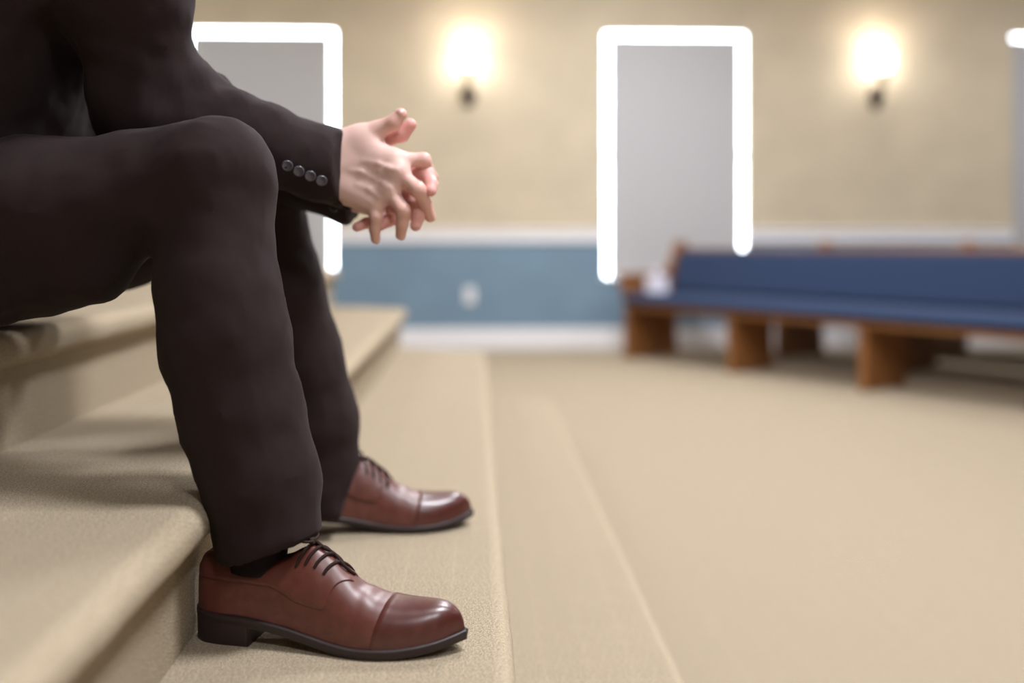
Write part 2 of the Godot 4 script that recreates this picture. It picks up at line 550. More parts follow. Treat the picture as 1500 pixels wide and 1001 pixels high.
func sconce(at: Vector3, label: String):
	var t := thing("wall_sconce", label, "wall lamp", at, "wall lamps")
	var b := MB.new()
	b.lathe([Vector2(0.0, 0.0), Vector2(0.052, 0.0), Vector2(0.055, 0.006), Vector2(0.045, 0.016), Vector2(0.02, 0.024), Vector2(0.0, 0.026)], Vector3.ZERO, 20, Basis(Vector3(1, 0, 0), Vector3(0, 0, 1) , Vector3(0, -1.7, 0)))
	part("back_plate", b, M.bronze, t)
	b = MB.new()
	b.tube([Vector3(0, 0, 0.02), Vector3(0, -0.03, 0.06), Vector3(0, -0.03, 0.11), Vector3(0, 0.03, 0.135), Vector3(0, 0.10, 0.135)], [0.012, 0.012, 0.012, 0.011, 0.011], 10)
	part("arm", b, M.bronze, t)
	b = MB.new()
	b.lathe([Vector2(0.0, 0.09), Vector2(0.022, 0.095), Vector2(0.034, 0.13), Vector2(0.036, 0.165), Vector2(0.030, 0.17), Vector2(0.0, 0.165)], Vector3(0, 0, 0.135), 18)
	part("socket_cup", b, M.bronze, t)
	b = MB.new()
	b.lathe([Vector2(0.012, 0.17), Vector2(0.045, 0.185), Vector2(0.066, 0.215), Vector2(0.072, 0.25), Vector2(0.068, 0.285), Vector2(0.074, 0.31), Vector2(0.070, 0.31), Vector2(0.063, 0.285), Vector2(0.067, 0.25), Vector2(0.061, 0.218), Vector2(0.042, 0.19), Vector2(0.012, 0.175)], Vector3(0, 0, 0.135), 24)
	part("lamp_shade", b, M.lampglass, t)
	var l := OmniLight3D.new()
	l.name = "light"
	l.position = Vector3(0, 0.25, 0.135)
	l.light_color = Color(1.0, 0.975, 0.94)
	l.light_energy = 0.075
	l.light_size = 0.05
	l.omni_range = 30.0
	l.omni_attenuation = 2.0
	l.shadow_enabled = true
	t.add_child(l)

func outlet():
	var t := thing("wall_outlet", "white wall outlet plate on the blue dado", "outlet", Vector3(-0.04, 0.405, WZ + 0.008))
	var b := MB.new()
	b.box(Vector3(-0.038, -0.062, 0), Vector3(0.038, 0.062, 0.006), 0.003)
	part("cover_plate", b, M.white, t)
	for s in [-1.0, 1.0]:
		b = MB.new()
		b.box(Vector3(-0.017, s * 0.028 - 0.015, 0.006), Vector3(0.017, s * 0.028 + 0.015, 0.008), 0.0015)
		var r := part("socket", b, M.white, t)
		b = MB.new()
		for sx in [-1.0, 1.0]: b.box(Vector3(sx * 0.007 - 0.001, s * 0.028 - 0.002, 0.008), Vector3(sx * 0.007 + 0.001, s * 0.028 + 0.007, 0.0083))
		b.box(Vector3(-0.0025, s * 0.028 - 0.010, 0.008), Vector3(0.0025, s * 0.028 - 0.006, 0.0083))
		part("slot", b, M.sole, r)

# steps of the stage: a straight run along z that turns by 60 degrees at its far corner
func steps():
	var nose := [0.31, 0.045, -0.30, -0.63]
	var corner := [-4.05, -4.22, -4.42, -4.66]
	var labels := ["lowest carpeted step, empty, next to the floor", "carpeted step on which both brown shoes stand", "carpeted step behind the man's shins", "top carpeted step of the stage, on which the man sits"]
	var dirs := [Vector2(0, -1), Vector2(-sin(PI / 3), -cos(PI / 3))]
	var nz := FastNoiseLite.new()
	nz.seed = 4; nz.frequency = 1.0
	for k in 4:
		var y0 := riser * k; var y1 := riser * (k + 1)
		var xk: float = nose[k]; var zc: float = corner[k]
		var prof := [Vector2(-0.06, y1)]
		for j in 9:
			var a := PI / 2 - j * (PI * 0.92) / 8.0
			prof.append(Vector2(-0.026 + 0.026 * cos(a), y1 - 0.026 + 0.026 * sin(a)))
		prof.append(Vector2(-0.031, y1 - 0.056))
		prof.append(Vector2(-0.031, y0))
		var mb := MB.new()
		var rows := []
		var inner := []
		var zs := []
		var z := 3.9
		while z > zc + 0.02:
			zs.append(z)
			z -= 0.25 if z > 0.0 else (0.03 if z > -2.2 else 0.12)
		var along := (xk + 4.0) / sin(PI / 3)
		for i in zs.size() + 1 + 8:
			var base: Vector2; var out: Vector2
			if i < zs.size():
				base = Vector2(xk, zs[i]); out = Vector2(1, 0)
			elif i == zs.size():
				base = Vector2(xk, zc); out = Vector2(1, -tan(PI / 6))
			else:
				var f := (i - zs.size()) / 8.0
				base = Vector2(xk, zc) + dirs[1] * along * f; out = Vector2(cos(PI / 3), -sin(PI / 3))
			var r := []
			for q in prof:
				var w: float = q.x
				var yy: float = q.y
				if i < zs.size() and yy > y1 - 0.05:
					w += nz.get_noise_2d(zs[i] * 9.0, k * 10.0) * 0.0025
					yy += nz.get_noise_2d(zs[i] * 7.0, k * 10.0 + 5.0) * 0.0015 if q.x > -0.05 else 0.0
				var pt := base + out * w
				r.append(Vector3(pt.x, yy, pt.y))
			rows.append(r)
			inner.append(r[0])
		mb.grid(rows, false, true)
		var back := []
		for q in inner: back.append(Vector3(minf(-3.999, q.x), q.y, q.z))
		mb.grid([inner, back], false, false)
		var o := struct("carpeted_step" if k == 0 else "carpeted_step_%03d" % k, mb, M.carpet, labels[k])
		o.set_meta("category", "step")

# pew with its own origin under the front left corner of its first support; x along the row, z towards the steps
func pew(at: Vector3, label: String):
	var t := thing("church_pew", label, "pew", at, "rows of pews")
	t.rotation.y = -acos(0.553)
	var L := 4.725
	var b := MB.new()
	for i in range(1, 5):
		b = MB.new()
		b.box(Vector3(i * 0.935, 0, -0.38), Vector3(i * 0.935 + 0.05, 0.35, -0.0), 0.006)
		part("leg", b, M.wood, t)
	b = MB.new()
	b.box(Vector3(0.045, 0.345, -0.46), Vector3(L - 0.045, 0.385, 0.03), 0.01)
	part("seat_board", b, M.wood, t)
	b = MB.new()
	var rows := []
	for x in [0.05, 0.06, L * 0.25, L * 0.5, L * 0.75, L - 0.06, L - 0.05]:
		var r := []
		var edge := 0.012 if x == 0.05 or x == L - 0.05 else 0.0
		for q in [[-0.44, 0.386], [-0.45, 0.42], [-0.43, 0.448], [-0.3, 0.456], [-0.1, 0.457], [0.0, 0.452], [0.04, 0.438], [0.055, 0.412], [0.045, 0.388]]:
			r.append(Vector3(x, q[1] - (edge if q[1] > 0.4 else 0.0), q[0]))
		rows.append(r)
	b.grid(rows, true, true)
	b.flat(rows[-1])
	var r0: Array = rows[0].duplicate(); r0.reverse(); b.flat(r0)
	part("seat_cushion", b, M.pewblue, t)
	var lean := Transform3D(Basis(Vector3.RIGHT, -0.28), Vector3(0, 0.40, -0.42))
	b = MB.new()
	b.box(Vector3(0.045, 0.0, -0.03), Vector3(L - 0.045, 0.36, 0.0), 0.006, lean)
	part("back_panel", b, M.wood, t)
	b = MB.new()
	b.box(Vector3(0.055, 0.045, 0.0), Vector3(L - 0.055, 0.345, 0.055), 0.02, lean)
	part("back_cushion", b, M.pewblue, t)
	b = MB.new()
	b.box(Vector3(0.045, 0.355, -0.045), Vector3(L - 0.045, 0.375, 0.012), 0.008, lean)
	part("top_rail", b, M.wood, t)
	b = MB.new()
	b.box(Vector3(0.3, 0.10, -0.13), Vector3(L - 0.3, 0.11, -0.03), 0.003, lean)
	b.box(Vector3(0.3, 0.10, -0.14), Vector3(L - 0.3, 0.20, -0.13), 0.003, lean)
	part("book_rack", b, M.wood, t)
	for s in 2:
		b = MB.new()
		var poly := []
		for q in [[0.0, 0.0], [0.0, 0.36], [0.02, 0.44], [0.045, 0.50], [0.05, 0.545], [0.03, 0.57], [-0.03, 0.575], [-0.16, 0.56], [-0.30, 0.57], [-0.40, 0.62], [-0.455, 0.72], [-0.475, 0.79], [-0.51, 0.815], [-0.555, 0.805], [-0.575, 0.77], [-0.55, 0.62], [-0.49, 0.40], [-0.46, 0.2], [-0.47, 0.0]]:
			poly.append(Vector3(0.0, q[1], q[0]))
		b.prism(poly, Vector3(0.05, 0, 0), Transform3D(Basis.IDENTITY, Vector3(s * (L - 0.05), 0, 0)))
		var ep := part("end_panel", b, M.wood, t)
		b = MB.new()
		var x0 := s * (L - 0.05)
		b.box(Vector3(x0 - 0.015, 0.565, -0.33), Vector3(x0 + 0.065, 0.59, 0.06), 0.01)
		part("armrest", b, M.wood, ep)
	if label.contains("front row"):
		var p := thing("paper_box", "small white paper box standing on the front pew's seat", "box", t.transform * Vector3(0.20, 0.456, -0.12))
		p.rotation.y = 0.5
		b = MB.new()
		b.box(Vector3(-0.055, 0, -0.055), Vector3(0.055, 0.115, 0.055), 0.003)
		part("carton", b, M.paper, p)
		b = MB.new()
		b.flat([Vector3(-0.03, 0.1153, 0.015), Vector3(0.03, 0.1153, 0.015), Vector3(0.03, 0.1153, -0.015), Vector3(-0.03, 0.1153, -0.015)])
		part("opening", b, M.sole, p)
		b = MB.new()
		b.grid([[Vector3(-0.025, 0.115, 0.005), Vector3(-0.008, 0.115, -0.008), Vector3(0.010, 0.115, 0.008), Vector3(0.025, 0.115, -0.004)], [Vector3(-0.034, 0.145, 0.012), Vector3(-0.012, 0.150, -0.012), Vector3(0.012, 0.146, 0.014), Vector3(0.030, 0.142, -0.01)], [Vector3(-0.03, 0.162, 0.016), Vector3(-0.01, 0.178, -0.006), Vector3(0.014, 0.168, 0.010), Vector3(0.034, 0.158, -0.014)]])
		part("tissue", b, M.paper, p)

# ------------------------------------------------------------------ the seated man
const R_WRIST := Vector3(-0.2132, 0.9153, -1.3850)
const L_WRIST := Vector3(-0.2251, 0.8820, -1.4500)

func person():
	var t := thing("person", "person in a dark suit and brown dress shoes seated on the carpeted steps, hands clasped", "person", Vector3(-0.25, 0.34, -1.39))
	t.position = Vector3.ZERO
	var body := body_mesh(t)
	hands_nails(body)
	clothes(t)
	shoe(t, Vector3(-0.327, 0.34, -1.195), 12.0, 1.0)
	shoe(t, Vector3(-0.325, 0.34, -1.595), -8.0, -1.0)

func hand(f: Field, wrist: Vector3, ci: Vector3, cp: Vector3, fingers: Array, thumb: Array, warm: float):
	var pale := Color(0.74, 0.51, 0.455).lerp(Color(0.70, 0.42, 0.37), warm)
	var pink := Color(0.70, 0.40, 0.34).lerp(Color(0.70, 0.36, 0.33), warm)
	f.cap(wrist, (ci + cp) * 0.5, 0.024, 0.023, 0.02, pale)
	var radii := [[0.0106, 0.0098, 0.0088, 0.0078], [0.0108, 0.0099, 0.0088, 0.0078], [0.0104, 0.0094, 0.0084, 0.0075], [0.0096, 0.0083, 0.0075, 0.0067]]
	for i in 4:
		var c := ci.lerp(cp, i / 3.0)
		var p: Array = fingers[i]
		f.cap(c, p[0], 0.0165, 0.0112 if i < 3 else 0.0110, 0.018, pale)
		for j in 3:
			f.cap(p[j], p[j + 1], radii[i][j], radii[i][j + 1], 0.0035 if j else 0.008, pale.lerp(pink, [0.35, 0.7, 1.0][j]))
		f.egg(p[1], Vector3.ONE * (radii[i][1] * 1.06), 0.004, pink)    # knuckle
	# webs between the finger roots, heel of the hand
	f.cap(fingers[0][0], fingers[1][0], 0.0105, 0.0105, 0.012, pale)
	f.cap(fingers[1][0], fingers[2][0], 0.0105, 0.0100, 0.012, pale)
	f.cap(fingers[2][0], fingers[3][0], 0.0100, 0.0095, 0.012, pale)
	f.cap(cp, cp.lerp(fingers[3][0], 0.75), 0.017, 0.0125, 0.018, pale)
	f.cap(thumb[0], thumb[1], 0.0180, 0.0115, 0.02, pale)
	f.cap(thumb[0].lerp(thumb[1], 0.55), ci.lerp(fingers[0][0], 0.8), 0.011, 0.010, 0.02, pale)
	f.cap(thumb[1], thumb[2], 0.0124, 0.0108, 0.006, pale.lerp(pink, 0.4))
	f.cap(thumb[2], thumb[3], 0.0108, 0.0088, 0.004, pink)

const R_FINGERS := [[Vector3(-0.1101, 0.9169, -1.3660), Vector3(-0.0713, 0.9156, -1.3720), Vector3(-0.0612, 0.8939, -1.3980), Vector3(-0.0716, 0.8717, -1.4150)],
	[Vector3(-0.1048, 0.8986, -1.3580), Vector3(-0.0773, 0.8739, -1.3470), Vector3(-0.0680, 0.8561, -1.3620), Vector3(-0.0620, 0.8378, -1.3740)],
	[Vector3(-0.1179, 0.8736, -1.3600), Vector3(-0.0976, 0.8463, -1.3480), Vector3(-0.0991, 0.8280, -1.3560), Vector3(-0.1017, 0.8133, -1.3660)],
	[Vector3(-0.1370, 0.8562, -1.3660), Vector3(-0.1344, 0.8373, -1.3580), Vector3(-0.1367, 0.8207, -1.3630), Vector3(-0.1365, 0.8077, -1.3700)]]
const R_THUMB := [Vector3(-0.1887, 0.9383, -1.3780), Vector3(-0.1341, 0.9578, -1.3740), Vector3(-0.1121, 0.9666, -1.3680), Vector3(-0.1017, 0.9776, -1.3660)]
const L_FINGERS := [[Vector3(-0.1042, 0.9044, -1.4130), Vector3(-0.0659, 0.8962, -1.3760), Vector3(-0.0596, 0.8822, -1.3620), Vector3(-0.0601, 0.8724, -1.3520)],
	[Vector3(-0.1090, 0.8851, -1.4130), Vector3(-0.0808, 0.8566, -1.3740), Vector3(-0.0775, 0.8385, -1.3660), Vector3(-0.0810, 0.8254, -1.3620)],
	[Vector3(-0.1170, 0.8640, -1.4160), Vector3(-0.0992, 0.8402, -1.3960), Vector3(-0.1202, 0.8321, -1.3760), Vector3(-0.1296, 0.8254, -1.3660)],
	[Vector3(-0.1336, 0.8524, -1.4180), Vector3(-0.1301, 0.8317, -1.4020), Vector3(-0.1502, 0.8295, -1.3850), Vector3(-0.1623, 0.8237, -1.3760)]]
const L_THUMB := [Vector3(-0.1830, 0.9296, -1.4280), Vector3(-0.1282, 0.9486, -1.4020), Vector3(-0.1025, 0.9531, -1.3900), Vector3(-0.0900, 0.9660, -1.3860)]

const HEAD := Vector3(-0.365, 1.475, -1.39)

func body_mesh(t: Node3D) -> MeshInstance3D:
	var mb := MB.new()
	var skin := Color(0.60, 0.39, 0.31)
	var f := Field.new()
	hand(f, R_WRIST, Vector3(-0.1916, 0.9355, -1.3780), Vector3(-0.1962, 0.8810, -1.3780), R_FINGERS, R_THUMB, 0.0)
	# tendons and veins on the back of the hand
	for i in 4:
		f.cap(Vector3(-0.165, 0.916 - 0.013 * i, -1.3675), R_FINGERS[i][0] + Vector3(0, 0, 0.0076), 0.0016, 0.0036, 0.010, Color(0.71, 0.50, 0.43))
	var every := range(f.a.size())
	for line in [[Vector2(-0.1683, 0.9001), Vector2(-0.1535, 0.8980), Vector2(-0.1365, 0.8895), Vector2(-0.1237, 0.8831), Vector2(-0.1152, 0.8768)], [Vector2(-0.1513, 0.9130), Vector2(-0.1301, 0.9087), Vector2(-0.1152, 0.9024), Vector2(-0.1067, 0.9003)], [Vector2(-0.1598, 0.8809), Vector2(-0.1428, 0.8746), Vector2(-0.1301, 0.8639)], [Vector2(-0.1365, 0.8895), Vector2(-0.1280, 0.8981), Vector2(-0.1152, 0.9024)]]:
		var pts := []
		for q in line:
			var z := -1.33
			while z > -1.39 and f.ev(Vector3(q.x, q.y, z), every) > 0.0: z -= 0.0004
			pts.append(Vector3(q.x, q.y, z - (0.0010 if pts.size() else 0.0032)))
		for i in pts.size() - 1: f.cap(pts[i], pts[i + 1], 0.0014, 0.0014, 0.006, Color(0.72, 0.50, 0.455))
	f.net(mb, Vector3(-0.25, 0.785, -1.44), Vector3(-0.035, 1.0, -1.325), 0.0023, true)
	f = Field.new()
	hand(f, L_WRIST, Vector3(-0.1862, 0.9200, -1.4300), Vector3(-0.1864, 0.8714, -1.4320), L_FINGERS, L_THUMB, 1.0)
	f.net(mb, Vector3(-0.26, 0.785, -1.48), Vector3(-0.035, 1.0, -1.33), 0.0023, true)
	# trunk and limbs under the clothes
	f = Field.new()
	f.chain([Vector3(-0.78, 0.80, -1.39), Vector3(-0.66, 1.05, -1.39), Vector3(-0.53, 1.27, -1.39)], [0.10, 0.095, 0.09], 0.06, skin)
	for s in [-1.0, 1.0]:
		var near: bool = s > 0.0
		f.chain([Vector3(-0.53, 1.27, -1.39 + s * 0.12), Vector3(-0.47, 1.26, -1.39 + s * 0.17), Vector3(-0.43 if near else -0.52, 0.985, -1.30 if near else -1.55), R_WRIST if near else L_WRIST], [0.06, 0.045, 0.036, 0.026], 0.03, skin)
		f.chain([Vector3(-0.77, 0.79, -1.39 + s * 0.09), Vector3(-0.33 if near else -0.36, 0.875, -1.195 if near else -1.525), Vector3(-0.25, 0.50, -1.178 if near else -1.592), Vector3(-0.25, 0.46, -1.178 if near else -1.595)], [0.075, 0.045, 0.033, 0.03], 0.03, skin)
	f.chain([Vector3(-0.50, 1.32, -1.39), Vector3(-0.43, 1.41, -1.39)], [0.058, 0.054], 0.03, skin)
	f.net(mb, Vector3(-0.92, 0.35, -1.72), Vector3(-0.15, 1.5, -1.1), 0.014, true)
	# head
	f = Field.new()
	f.egg(HEAD + Vector3(-0.02, 0.04, 0), Vector3(0.095, 0.085, 0.074), 0.02, skin)
	f.egg(HEAD + Vector3(0.035, -0.03, 0), Vector3(0.058, 0.082, 0.060), 0.03, skin)
	f.egg(HEAD + Vector3(0.065, -0.088, 0), Vector3(0.026, 0.022, 0.026), 0.02, skin)
	f.cap(Vector3(-0.46, 1.37, -1.39), HEAD + Vector3(-0.02, -0.04, 0), 0.056, 0.055, 0.03, skin)
	f.cap(HEAD + Vector3(0.088, 0.005, 0), HEAD + Vector3(0.112, -0.030, 0), 0.008, 0.012, 0.012, skin)
	f.cap(HEAD + Vector3(0.083, 0.022, -0.035), HEAD + Vector3(0.083, 0.022, 0.035), 0.010, 0.010, 0.014, skin)
	f.cap(HEAD + Vector3(0.088, -0.058, -0.018), HEAD + Vector3(0.088, -0.058, 0.018), 0.007, 0.007, 0.006, Color(0.52, 0.24, 0.22))
	for s in [-1.0, 1.0]:
		f.egg(HEAD + Vector3(-0.01, -0.01, s * 0.075), Vector3(0.018, 0.032, 0.009), 0.006, skin)
	f.net(mb, HEAD + Vector3(-0.16, -0.18, -0.1), HEAD + Vector3(0.15, 0.15, 0.1), 0.005, true)
	var body := part("body", mb, M.skin, t, true)
	body.set_meta("label", "bare clasped hands with interlaced fingers")
	mb = MB.new()
	f = Field.new()
	f.egg(HEAD + Vector3(-0.03, 0.052, 0), Vector3(0.102, 0.092, 0.083), 0.02)
	f.planes = [[Vector3(0.75, -0.66, 0).normalized(), (HEAD + Vector3(0.035, 0.045, 0)).dot(Vector3(0.75, -0.66, 0).normalized())]]
	f.noise = FastNoiseLite.new(); f.noise.frequency = 40.0; f.amp = 0.003
	f.net(mb, HEAD + Vector3(-0.16, -0.08, -0.11), HEAD + Vector3(0.11, 0.17, 0.11), 0.006)
	part("hair", mb, M.hair, t)
	for s in [-1.0, 1.0]:
		mb = MB.new()
		var pr := []
		for j in 9: pr.append(Vector2(0.0125 * sin(PI * j / 8.0), -0.0125 * cos(PI * j / 8.0)))
		mb.lathe(pr, HEAD + Vector3(0.079, 0.0, s * 0.031), 14)
		part("eye", mb, M.eye, body)
	return body

func hands_nails(body: Node3D):
	var list := [[R_THUMB[2], R_THUMB[3], Vector3(-0.35, 0.25, 0.9), 0.0088], [L_THUMB[2], L_THUMB[3], Vector3(-0.3, 0.9, 0.3), 0.0080],
		[R_FINGERS[1][2], R_FINGERS[1][3], Vector3(0.9, 0.2, 0.4), 0.0070], [R_FINGERS[2][2], R_FINGERS[2][3], Vector3(0.8, 0, 0.6), 0.0067], [R_FINGERS[3][2], R_FINGERS[3][3], Vector3(0.75, 0, 0.65), 0.0059]]
	for q in list:
		var d: Vector3 = (q[1] - q[0]).normalized()
		var up: Vector3 = (q[2] - d * d.dot(q[2])).normalized()
		var side: Vector3 = d.cross(up)
		var ctr: Vector3 = q[1] + d * 0.001
		var rows := []
		for i in 7:
			var r := []
			for j in 7:
				var v := (i / 6.0 - 0.5) * 2.0; var w := (j / 6.0 - 0.5) * 2.0
				var aa := w * 0.85 * sqrt(1.0 - 0.45 * v * v)
				var rr: float = q[3] + 0.0006 - 0.0016 * v * v - (0.0012 if absf(w) > 0.95 or absf(v) > 0.95 else 0.0)
				r.append(ctr + d * v * 0.0055 + (up * cos(aa) + side * sin(aa)) * rr)
			rows.append(r)
		var mb := MB.new()
		mb.grid(rows, false, d.cross(side).dot(up) < 0.0)
		part("nail", mb, M.nail, body)

func clothes(t: Node3D):
	var nz := FastNoiseLite.new()
	nz.seed = 11; nz.frequency = 7.0; nz.fractal_octaves = 2
	var n2 := FastNoiseLite.new()
	n2.seed = 12; n2.frequency = 26.0; n2.fractal_octaves = 2
	# trousers
	var f := Field.new()
	f.noise = nz; f.amp = 0.006; f.noise2 = n2; f.amp2 = 0.0025
	var hem := Vector3(0.27, -1, 0).normalized()
	var hip := Vector3(-0.77, 0.785, -1.30)
	var knee := Vector3(-0.309, 0.884, -1.19)
	f.chain([hip, Vector3(-0.53, 0.835, -1.235), knee], [0.115, 0.092, 0.063], 0.03)
	f.chain([knee, Vector3(-0.302, 0.748, -1.185)], [0.063, 0.070], 0.03)
	f.chain([Vector3(-0.302, 0.748, -1.185), Vector3(-0.294, 0.684, -1.182), Vector3(-0.274, 0.607, -1.18)], [0.070, 0.0735, 0.0705], 0.02)
	f.cap(Vector3(-0.274, 0.607, -1.18), Vector3(-0.251, 0.53, -1.178), 0.071, 0.064, 0.02)
	f.cap(Vector3(-0.251, 0.53, -1.178), Vector3(-0.238, 0.41, -1.175), 0.064, 0.061, 0.02, Color.WHITE, hem, hem.dot(Vector3(-0.238, 0.445, -1.175)))
	f.cap(Vector3(-0.46, 0.775, -1.22), Vector3(-0.64, 0.762, -1.27), 0.045, 0.06, 0.05)
	var fknee := Vector3(-0.332, 0.889, -1.52)
	f.chain([Vector3(-0.77, 0.785, -1.48), Vector3(-0.54, 0.83, -1.51), fknee], [0.115, 0.095, 0.066], 0.03)
	f.chain([fknee, Vector3(-0.305, 0.735, -1.545), Vector3(-0.278, 0.617, -1.57), Vector3(-0.252, 0.52, -1.59)], [0.066, 0.071, 0.067, 0.063], 0.02)
	var fh := Vector3(2.6, -1.0, -0.25).normalized()
	f.cap(Vector3(-0.252, 0.52, -1.59), Vector3(-0.232, 0.38, -1.60), 0.063, 0.062, 0.02, Color.WHITE, fh, fh.dot(Vector3(-0.176, 0.470, -1.6)))
	f.cap(Vector3(-0.74, 0.79, -1.39), Vector3(-0.80, 0.80, -1.39), 0.11, 0.12, 0.08)
	f.planes = [[Vector3(0, -1, 0), -0.372]]
	var mb := MB.new()
	f.net(mb, Vector3(-0.95, 0.36, -1.72), Vector3(-0.14, 1.0, -1.06), 0.0085)
	var tr := part("trousers", mb, M.suit, t)
	tr.set_meta("label", "plain dark suit trousers")
	# jacket
	f = Field.new()
	f.noise = nz; f.amp = 0.007; f.noise2 = n2; f.amp2 = 0.003
	f.chain([Vector3(-0.80, 0.80, -1.39), Vector3(-0.70, 1.02, -1.39), Vector3(-0.57, 1.22, -1.39)], [0.135, 0.125, 0.12], 0.08)
	for s in [-1.0, 1.0]:
		f.chain([Vector3(-0.79, 0.80, -1.39 + s * 0.07), Vector3(-0.68, 1.02, -1.39 + s * 0.075), Vector3(-0.56, 1.22, -1.39 + s * 0.09), Vector3(-0.49, 1.285, -1.39 + s * 0.14)], [0.135, 0.12, 0.11, 0.078], 0.08)
	f.cap(Vector3(-0.55, 1.26, -1.39), Vector3(-0.49, 1.345, -1.39), 0.085, 0.066, 0.05)
	# skirts of the jacket over the hips
	f.cap(Vector3(-0.76, 0.80, -1.27), Vector3(-0.60, 0.805, -1.24), 0.12, 0.105, 0.05)
	f.cap(Vector3(-0.76, 0.80, -1.51), Vector3(-0.60, 0.805, -1.52), 0.12, 0.10, 0.05)
	var cn := Vector3(0.985, -0.02, 0.17).normalized()
	var e := Vector3(-0.4231, 0.9800, -1.305)
	f.chain([Vector3(-0.475, 1.275, -1.215), Vector3(-0.437, 1.12, -1.255), e], [0.082, 0.072, 0.067], 0.04)
	f.cap(e, Vector3(-0.2843, 0.937, -1.345), 0.067, 0.0535, 0.03)
	f.cap(Vector3(-0.36, 1.015, -1.29), Vector3(-0.345, 1.02, -1.35), 0.014, 0.012, 0.03)
	f.cap(Vector3(-0.312, 0.985, -1.30), Vector3(-0.300, 0.982, -1.36), 0.011, 0.010, 0.012)
	f.cap(Vector3(-0.2843, 0.937, -1.345), Vector3(-0.150, 0.891, -1.3835), 0.0535, 0.0500, 0.01, Color.WHITE, cn, cn.dot(Vector3(-0.178, 0.90, -1.375)))
	var fe := Vector3(-0.53, 0.985, -1.555)
	var fn := Vector3(0.97, -0.2, 0.14).normalized()
	f.chain([Vector3(-0.50, 1.275, -1.565), Vector3(-0.53, 1.12, -1.57), fe], [0.082, 0.070, 0.062], 0.04)
	f.cap(fe, Vector3(-0.31, 0.925, -1.50), 0.062, 0.053, 0.03)
	f.cap(Vector3(-0.31, 0.925, -1.50), Vector3(-0.145, 0.860, -1.437), 0.053, 0.046, 0.01, Color.WHITE, fn, fn.dot(Vector3(-0.171, 0.87, -1.447)))
	# opening over the shirt front
	f.hollow(Vector3(-0.395, 1.135, -1.385), Vector3(-0.36, 1.40, -1.385), 0.032)
	mb = MB.new()
	f.planes = [[Vector3(0, -1, 0), -0.69]]
	f.net(mb, Vector3(-1.0, 0.66, -1.72), Vector3(-0.13, 1.46, -1.07), 0.0075)
	var jk := part("jacket", mb, M.suit, t)
	jk.set_meta("label", "plain dark suit jacket with buttoned cuffs")
	# shirt front and collar
	f = Field.new()
	f.chain([Vector3(-0.60, 1.12, -1.385), Vector3(-0.53, 1.22, -1.385), Vector3(-0.475, 1.33, -1.385)], [0.07, 0.09, 0.066], 0.04)
	f.cap(Vector3(-0.50, 1.33, -1.39), Vector3(-0.455, 1.395, -1.39), 0.066, 0.063, 0.02)
	f.planes = [[Vector3(0.57, 0.82, 0), Vector3(-0.462, 1.385, 0).dot(Vector3(0.57, 0.82, 0))]]
	mb = MB.new()
	f.net(mb, Vector3(-0.75, 0.92, -1.52), Vector3(-0.36, 1.46, -1.25), 0.009)
	var sh := part("shirt", mb, M.shirt, t)
	sh.set_meta("label", "pale lilac shirt between the lapels")
	# sleeve buttons
	for q in [[Vector3(-0.2449, 0.9030, 0), false], [Vector3(-0.2309, 0.8963, 0), false], [Vector3(-0.2167, 0.8905, 0), false], [Vector3(-0.2027, 0.8847, 0), false], [Vector3(-0.1994, 0.8526, 0), true]]:
		var a: Vector3 = e; var b: Vector3 = Vector3(-0.150, 0.891, -1.3835)
		var rad := 0.0515
		if q[1]:
			a = fe; b = Vector3(-0.145, 0.860, -1.437); rad = 0.0475
		var ax := (b - a).normalized()
		var pt: Vector3 = q[0]
		# put the button on the sleeve: slide it along z to the sleeve's surface
		var tt := (pt.x - a.x) / (b.x - a.x)
		var c := a.lerp(b, tt)
		var dy := pt.y - c.y
		var dz := sqrt(maxf(rad * rad - dy * dy, 0.0001))
		var ctr := Vector3(pt.x, pt.y, c.z + dz)
		var nrm := (ctr - c)
		nrm = (nrm - ax * nrm.dot(ax)).normalized()
		var bas := Basis(ax, nrm, ax.cross(nrm))
		mb = MB.new()
		mb.lathe([Vector2(0.0, 0.0), Vector2(0.0070, 0.0), Vector2(0.0076, 0.0012), Vector2(0.0074, 0.0028), Vector2(0.0062, 0.0034), Vector2(0.0052, 0.0026), Vector2(0.0044, 0.0022), Vector2(0.0, 0.0021)], ctr - nrm * 0.001, 20, bas)
		var bt := part("button", mb, M.button, jk)
		bt.set_meta("label", "shiny dark four-hole sleeve button")

# ------------------------------------------------------------------ shoes; local x towards the toe, z towards the outer side
const Z_IN := [[0, -2], [3, -15], [8, -22], [18, -29], [36, -33], [72, -33], [115, -30], [155, -33], [197, -43], [224, -48], [250, -47], [276, -41], [296, -32], [310, -22], [319, -13], [325, -5]]
const Z_OUT := [[0, 2], [3, 15], [8, 22], [18, 29], [36, 34], [72, 35], [115, 36], [155, 40], [197, 47], [224, 48], [250, 44], [276, 36], [296, 26], [310, 16], [319, 8], [325, 0]]
const TOP := [[0, 40], [3, 52], [8, 61], [20, 66], [60, 60], [92, 62], [118, 73], [133, 86], [143, 93], [153, 92], [170, 83], [190, 67], [212, 54], [235, 45], [258, 41], [280, 38], [321, 38]]
const PLAT := [[0, 35], [70, 33], [120, 25], [170, 14], [205, 10], [250, 11], [285, 15], [310, 20], [325, 24]]

func plat(x: float) -> float: return smooth_tab(PLAT, x, 6.0)
func zin(x: float) -> float: return smooth_tab(Z_IN, x, 2.0 if x < 30 or x > 290 else 6.0)
func zout(x: float) -> float: return smooth_tab(Z_OUT, x, 2.0 if x < 30 or x > 290 else 6.0)

